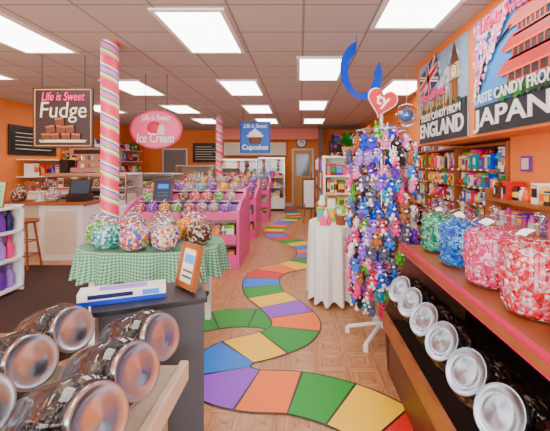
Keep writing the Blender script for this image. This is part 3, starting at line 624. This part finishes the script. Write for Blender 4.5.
g=MB(); x,y,z=-4.25,6.05,.912; g.lathe([(0,0),(.1,0),(.03,.02),(.02,.14),(.16,.16),(.16,.17),(0,.17)],white,20,Matrix.Translation((x,y,z))); g.lathe([(0,.17),(.12,.17),(.12,.25),(0,.26)],brown,20,Matrix.Translation((x,y,z))); g.lathe([(.15,.17),(.15,.27),(.1,.34),(0,.36)],glass,20,Matrix.Translation((x,y,z))); g.obj('cake_stand')
for xx in (-4.55,-4.0): inst('globe_candy_jar',gj[3 if xx<-4.2 else 6],(xx+.02,5.95,.912))
g=MB(); x,y=-3.98,5.35; g.lathe([(0,.66),(.17,.66),(.18,.68),(.175,.7),(0,.705)],wood,24,Matrix.Translation((x,y,.012)))
for a in range(4):
    t=a*math.pi/2+.785; g.rod((x+.11*math.cos(t),y+.11*math.sin(t),.67),(x+.2*math.cos(t),y+.2*math.sin(t),.012),.016,wood)
    t2=t+math.pi/2
    for z_,rr in ((.2,.17),(.4,.145)): g.rod((x+rr*math.cos(t),y+rr*math.sin(t),z_),(x+rr*math.cos(t2),y+rr*math.sin(t2),z_),.01,wood)
g.obj('wooden_bar_stool')
E=empty('white_bottle_shelf')
g=MB(); x0,x1,y0,y1=-3.95,-3.32,3.4,4.45
for z in (.06,.4,.72,1.0): g.box(x0,x1,y0,y1,z-.025+.012,z+.012,white)
g.box(x0,x0+.03,y0,y1,.012,1.25,white); g.box(x0,x1,y0,y0+.03,.012,1.03,white); g.box(x0,x1,y1-.03,y1,.012,1.03,white); g.obj('shelf_frame',E)
g=MB()
for z in (.072,.412,.732):
    for i in range(8):
        for xx in (-3.42,-3.56):
            m=random.choice([purple,hot,lav,dpink,white,navy]); g.lathe([(0,0),(.045,0),(.05,.02),(.05,.14),(.02,.19),(.02,.23),(.025,.23),(.025,.26),(0,.26)],m,12,Matrix.Translation((xx,3.5+i*.12,z+.0015)))
g.obj('syrup_bottles',E)
g=MB(); M=Matrix.Translation((-3.5,4.2,1.014))@Matrix.Rotation(-.2,4,'X'); g.box(-.13,.13,-.01,.01,0,.3,wood,M); g.box(-.12,.12,-.013,-.01,.01,.29,mat('menu_green',(150,195,145),.6),M); g.rod(M@Vector((0,.01,.25)),(-3.5,4.35,1.02),.006,wood)
for i in range(5): g.box(-.09,.09,-.015,-.013,.05+i*.045,.06+i*.045,gray,M)
g.obj('menu_stand',E)
g=MB(); prods(g,-3.9,-3.45,3.6,3.85,1.014,1.22,'x',[white,cream,tan,lime],(.1,.14)); g.obj('menu_boxes',E)
g=MB(); g.box(-5.69,-5.66,7.2,8.6,1.7,2.3,dark); g.box(-5.66,-5.655,7.25,8.55,1.75,2.25,black)
for i in range(5): g.box(-5.655,-5.652,7.35,8.4,1.82+i*.08,1.835+i*.08,cream)
g.obj('menu_board')
E=empty('back_bar_counter')
g=MB()
for z in (1.27,1.62): g.box(-5.68,-5.35,7.4,12.6,z-.02,z,white)
g.box(-5.68,-5.35,8.75,12.6,1.95,1.97,white); g.box(-5.68,-5.2,7.4,12.6,.9,.95,cream); g.box(-5.68,-5.15,7.4,12.6,0,.9,white); g.obj('counter_body',E)
g=MB(); prods(g,-5.6,-5.3,7.5,12.5,.95,1.22,'y',[white,steel,brown,tan,red,dark],(.1,.2),1); prods(g,-5.6,-5.4,7.5,12.5,1.27,1.55,'y',PAL,(.08,.18),1); prods(g,-5.6,-5.4,8.75,12.5,1.62,1.9,'y',PAL,(.08,.18),1); prods(g,-5.6,-5.4,8.75,12.5,1.97,2.25,'y',PAL,(.08,.18),1); g.obj('supplies',E)
g=MB(); g.box(-5.0,-4.1,13.44,13.48,.0,2.1,white); g.box(-4.95,-4.15,13.42,13.44,.02,2.05,mat('door_grey',(135,128,122),.5)); g.ball((-4.25,13.4,1.0),.03,steel); g.obj('door_1')
g=MB(); g.box(-3.9,-2.9,13.44,13.49,1.6,2.3,black); 
for i in range(6): g.box(-3.8,-3.0-.1*(i%3),13.435,13.44,1.7+i*.09,1.72+i*.09,cream)
g.obj('chalkboard_menu')
E=empty('upper_cabinet'); g=MB(); g.box(-2.7,-.5,13.15,13.49,1.85,2.3,white)
for i in range(4): g.box(-2.67+i*.55,-2.17+i*.55,13.13,13.15,1.88,2.27,cream); g.ball((-2.22+i*.55,13.12,1.95),.015,steel)
g.obj('cabinet_body',E)
g=MB(); g.box(-.3,.5,13.42,13.49,0,2.1,cream); g.box(-.23,.43,13.4,13.42,.02,2.03,tan); g.box(-.13,.33,13.39,13.4,1.1,1.9,mat('door_glass',(90,120,145),.1)); g.ball((.36,13.37,1.0),.03,steel); g.obj('door_2')
g=MB(); M=FY(.05,13.47,2.32); g.lathe([(0,0),(.2,0),(.2,.04),(.17,.045),(.17,.03),(0,.03)],black,32,M,False); g.lathe([(0,.031),(.165,.031)],white,32,M,False); g.box(-.008,.008,0,.12,.034,.038,black,M); g.box(0,.09,-.008,.008,.034,.038,black,M); g.obj('round_clock')
g=MB(); g.box(-2.9,.75,12.95,13.1,2.4,H,mat('pink_soffit',(246,140,125),.6)); g.obj('wall_pink_soffit')
g=MB(); g.box(.62,.78,12.4,12.56,0,H,wooddk); g.obj('trim_post')

# ---------- light, world, camera
w=D.worlds.new('world'); C.scene.world=w; w.use_nodes=True; bg=w.node_tree.nodes['Background']; bg.inputs[0].default_value=(.93,.96,1,1); bg.inputs[1].default_value=1.6
def area(loc,sx,sy,e,rot=(0,0,0),c=(1,.99,.98)):
    l=D.lights.new('storefront_daylight','AREA'); l.shape='RECTANGLE'; l.size=sx; l.size_y=sy; l.energy=e; l.color=c; o=D.objects.new('storefront_daylight',l); o.location=loc; o.rotation_euler=rot; col.objects.link(o)
area((-1.8,-1.75,1.5),7.4,1.9,500,(math.radians(90),0,0))
cam=D.cameras.new('camera'); cam.sensor_width=36; cam.lens=24.2; cam.shift_x=-25/550; cam.shift_y=-50.5/550; cam.clip_start=.05
o=D.objects.new('camera',cam); o.location=(0,0,1.5); o.rotation_euler=(math.radians(90),0,0); col.objects.link(o); C.scene.camera=o
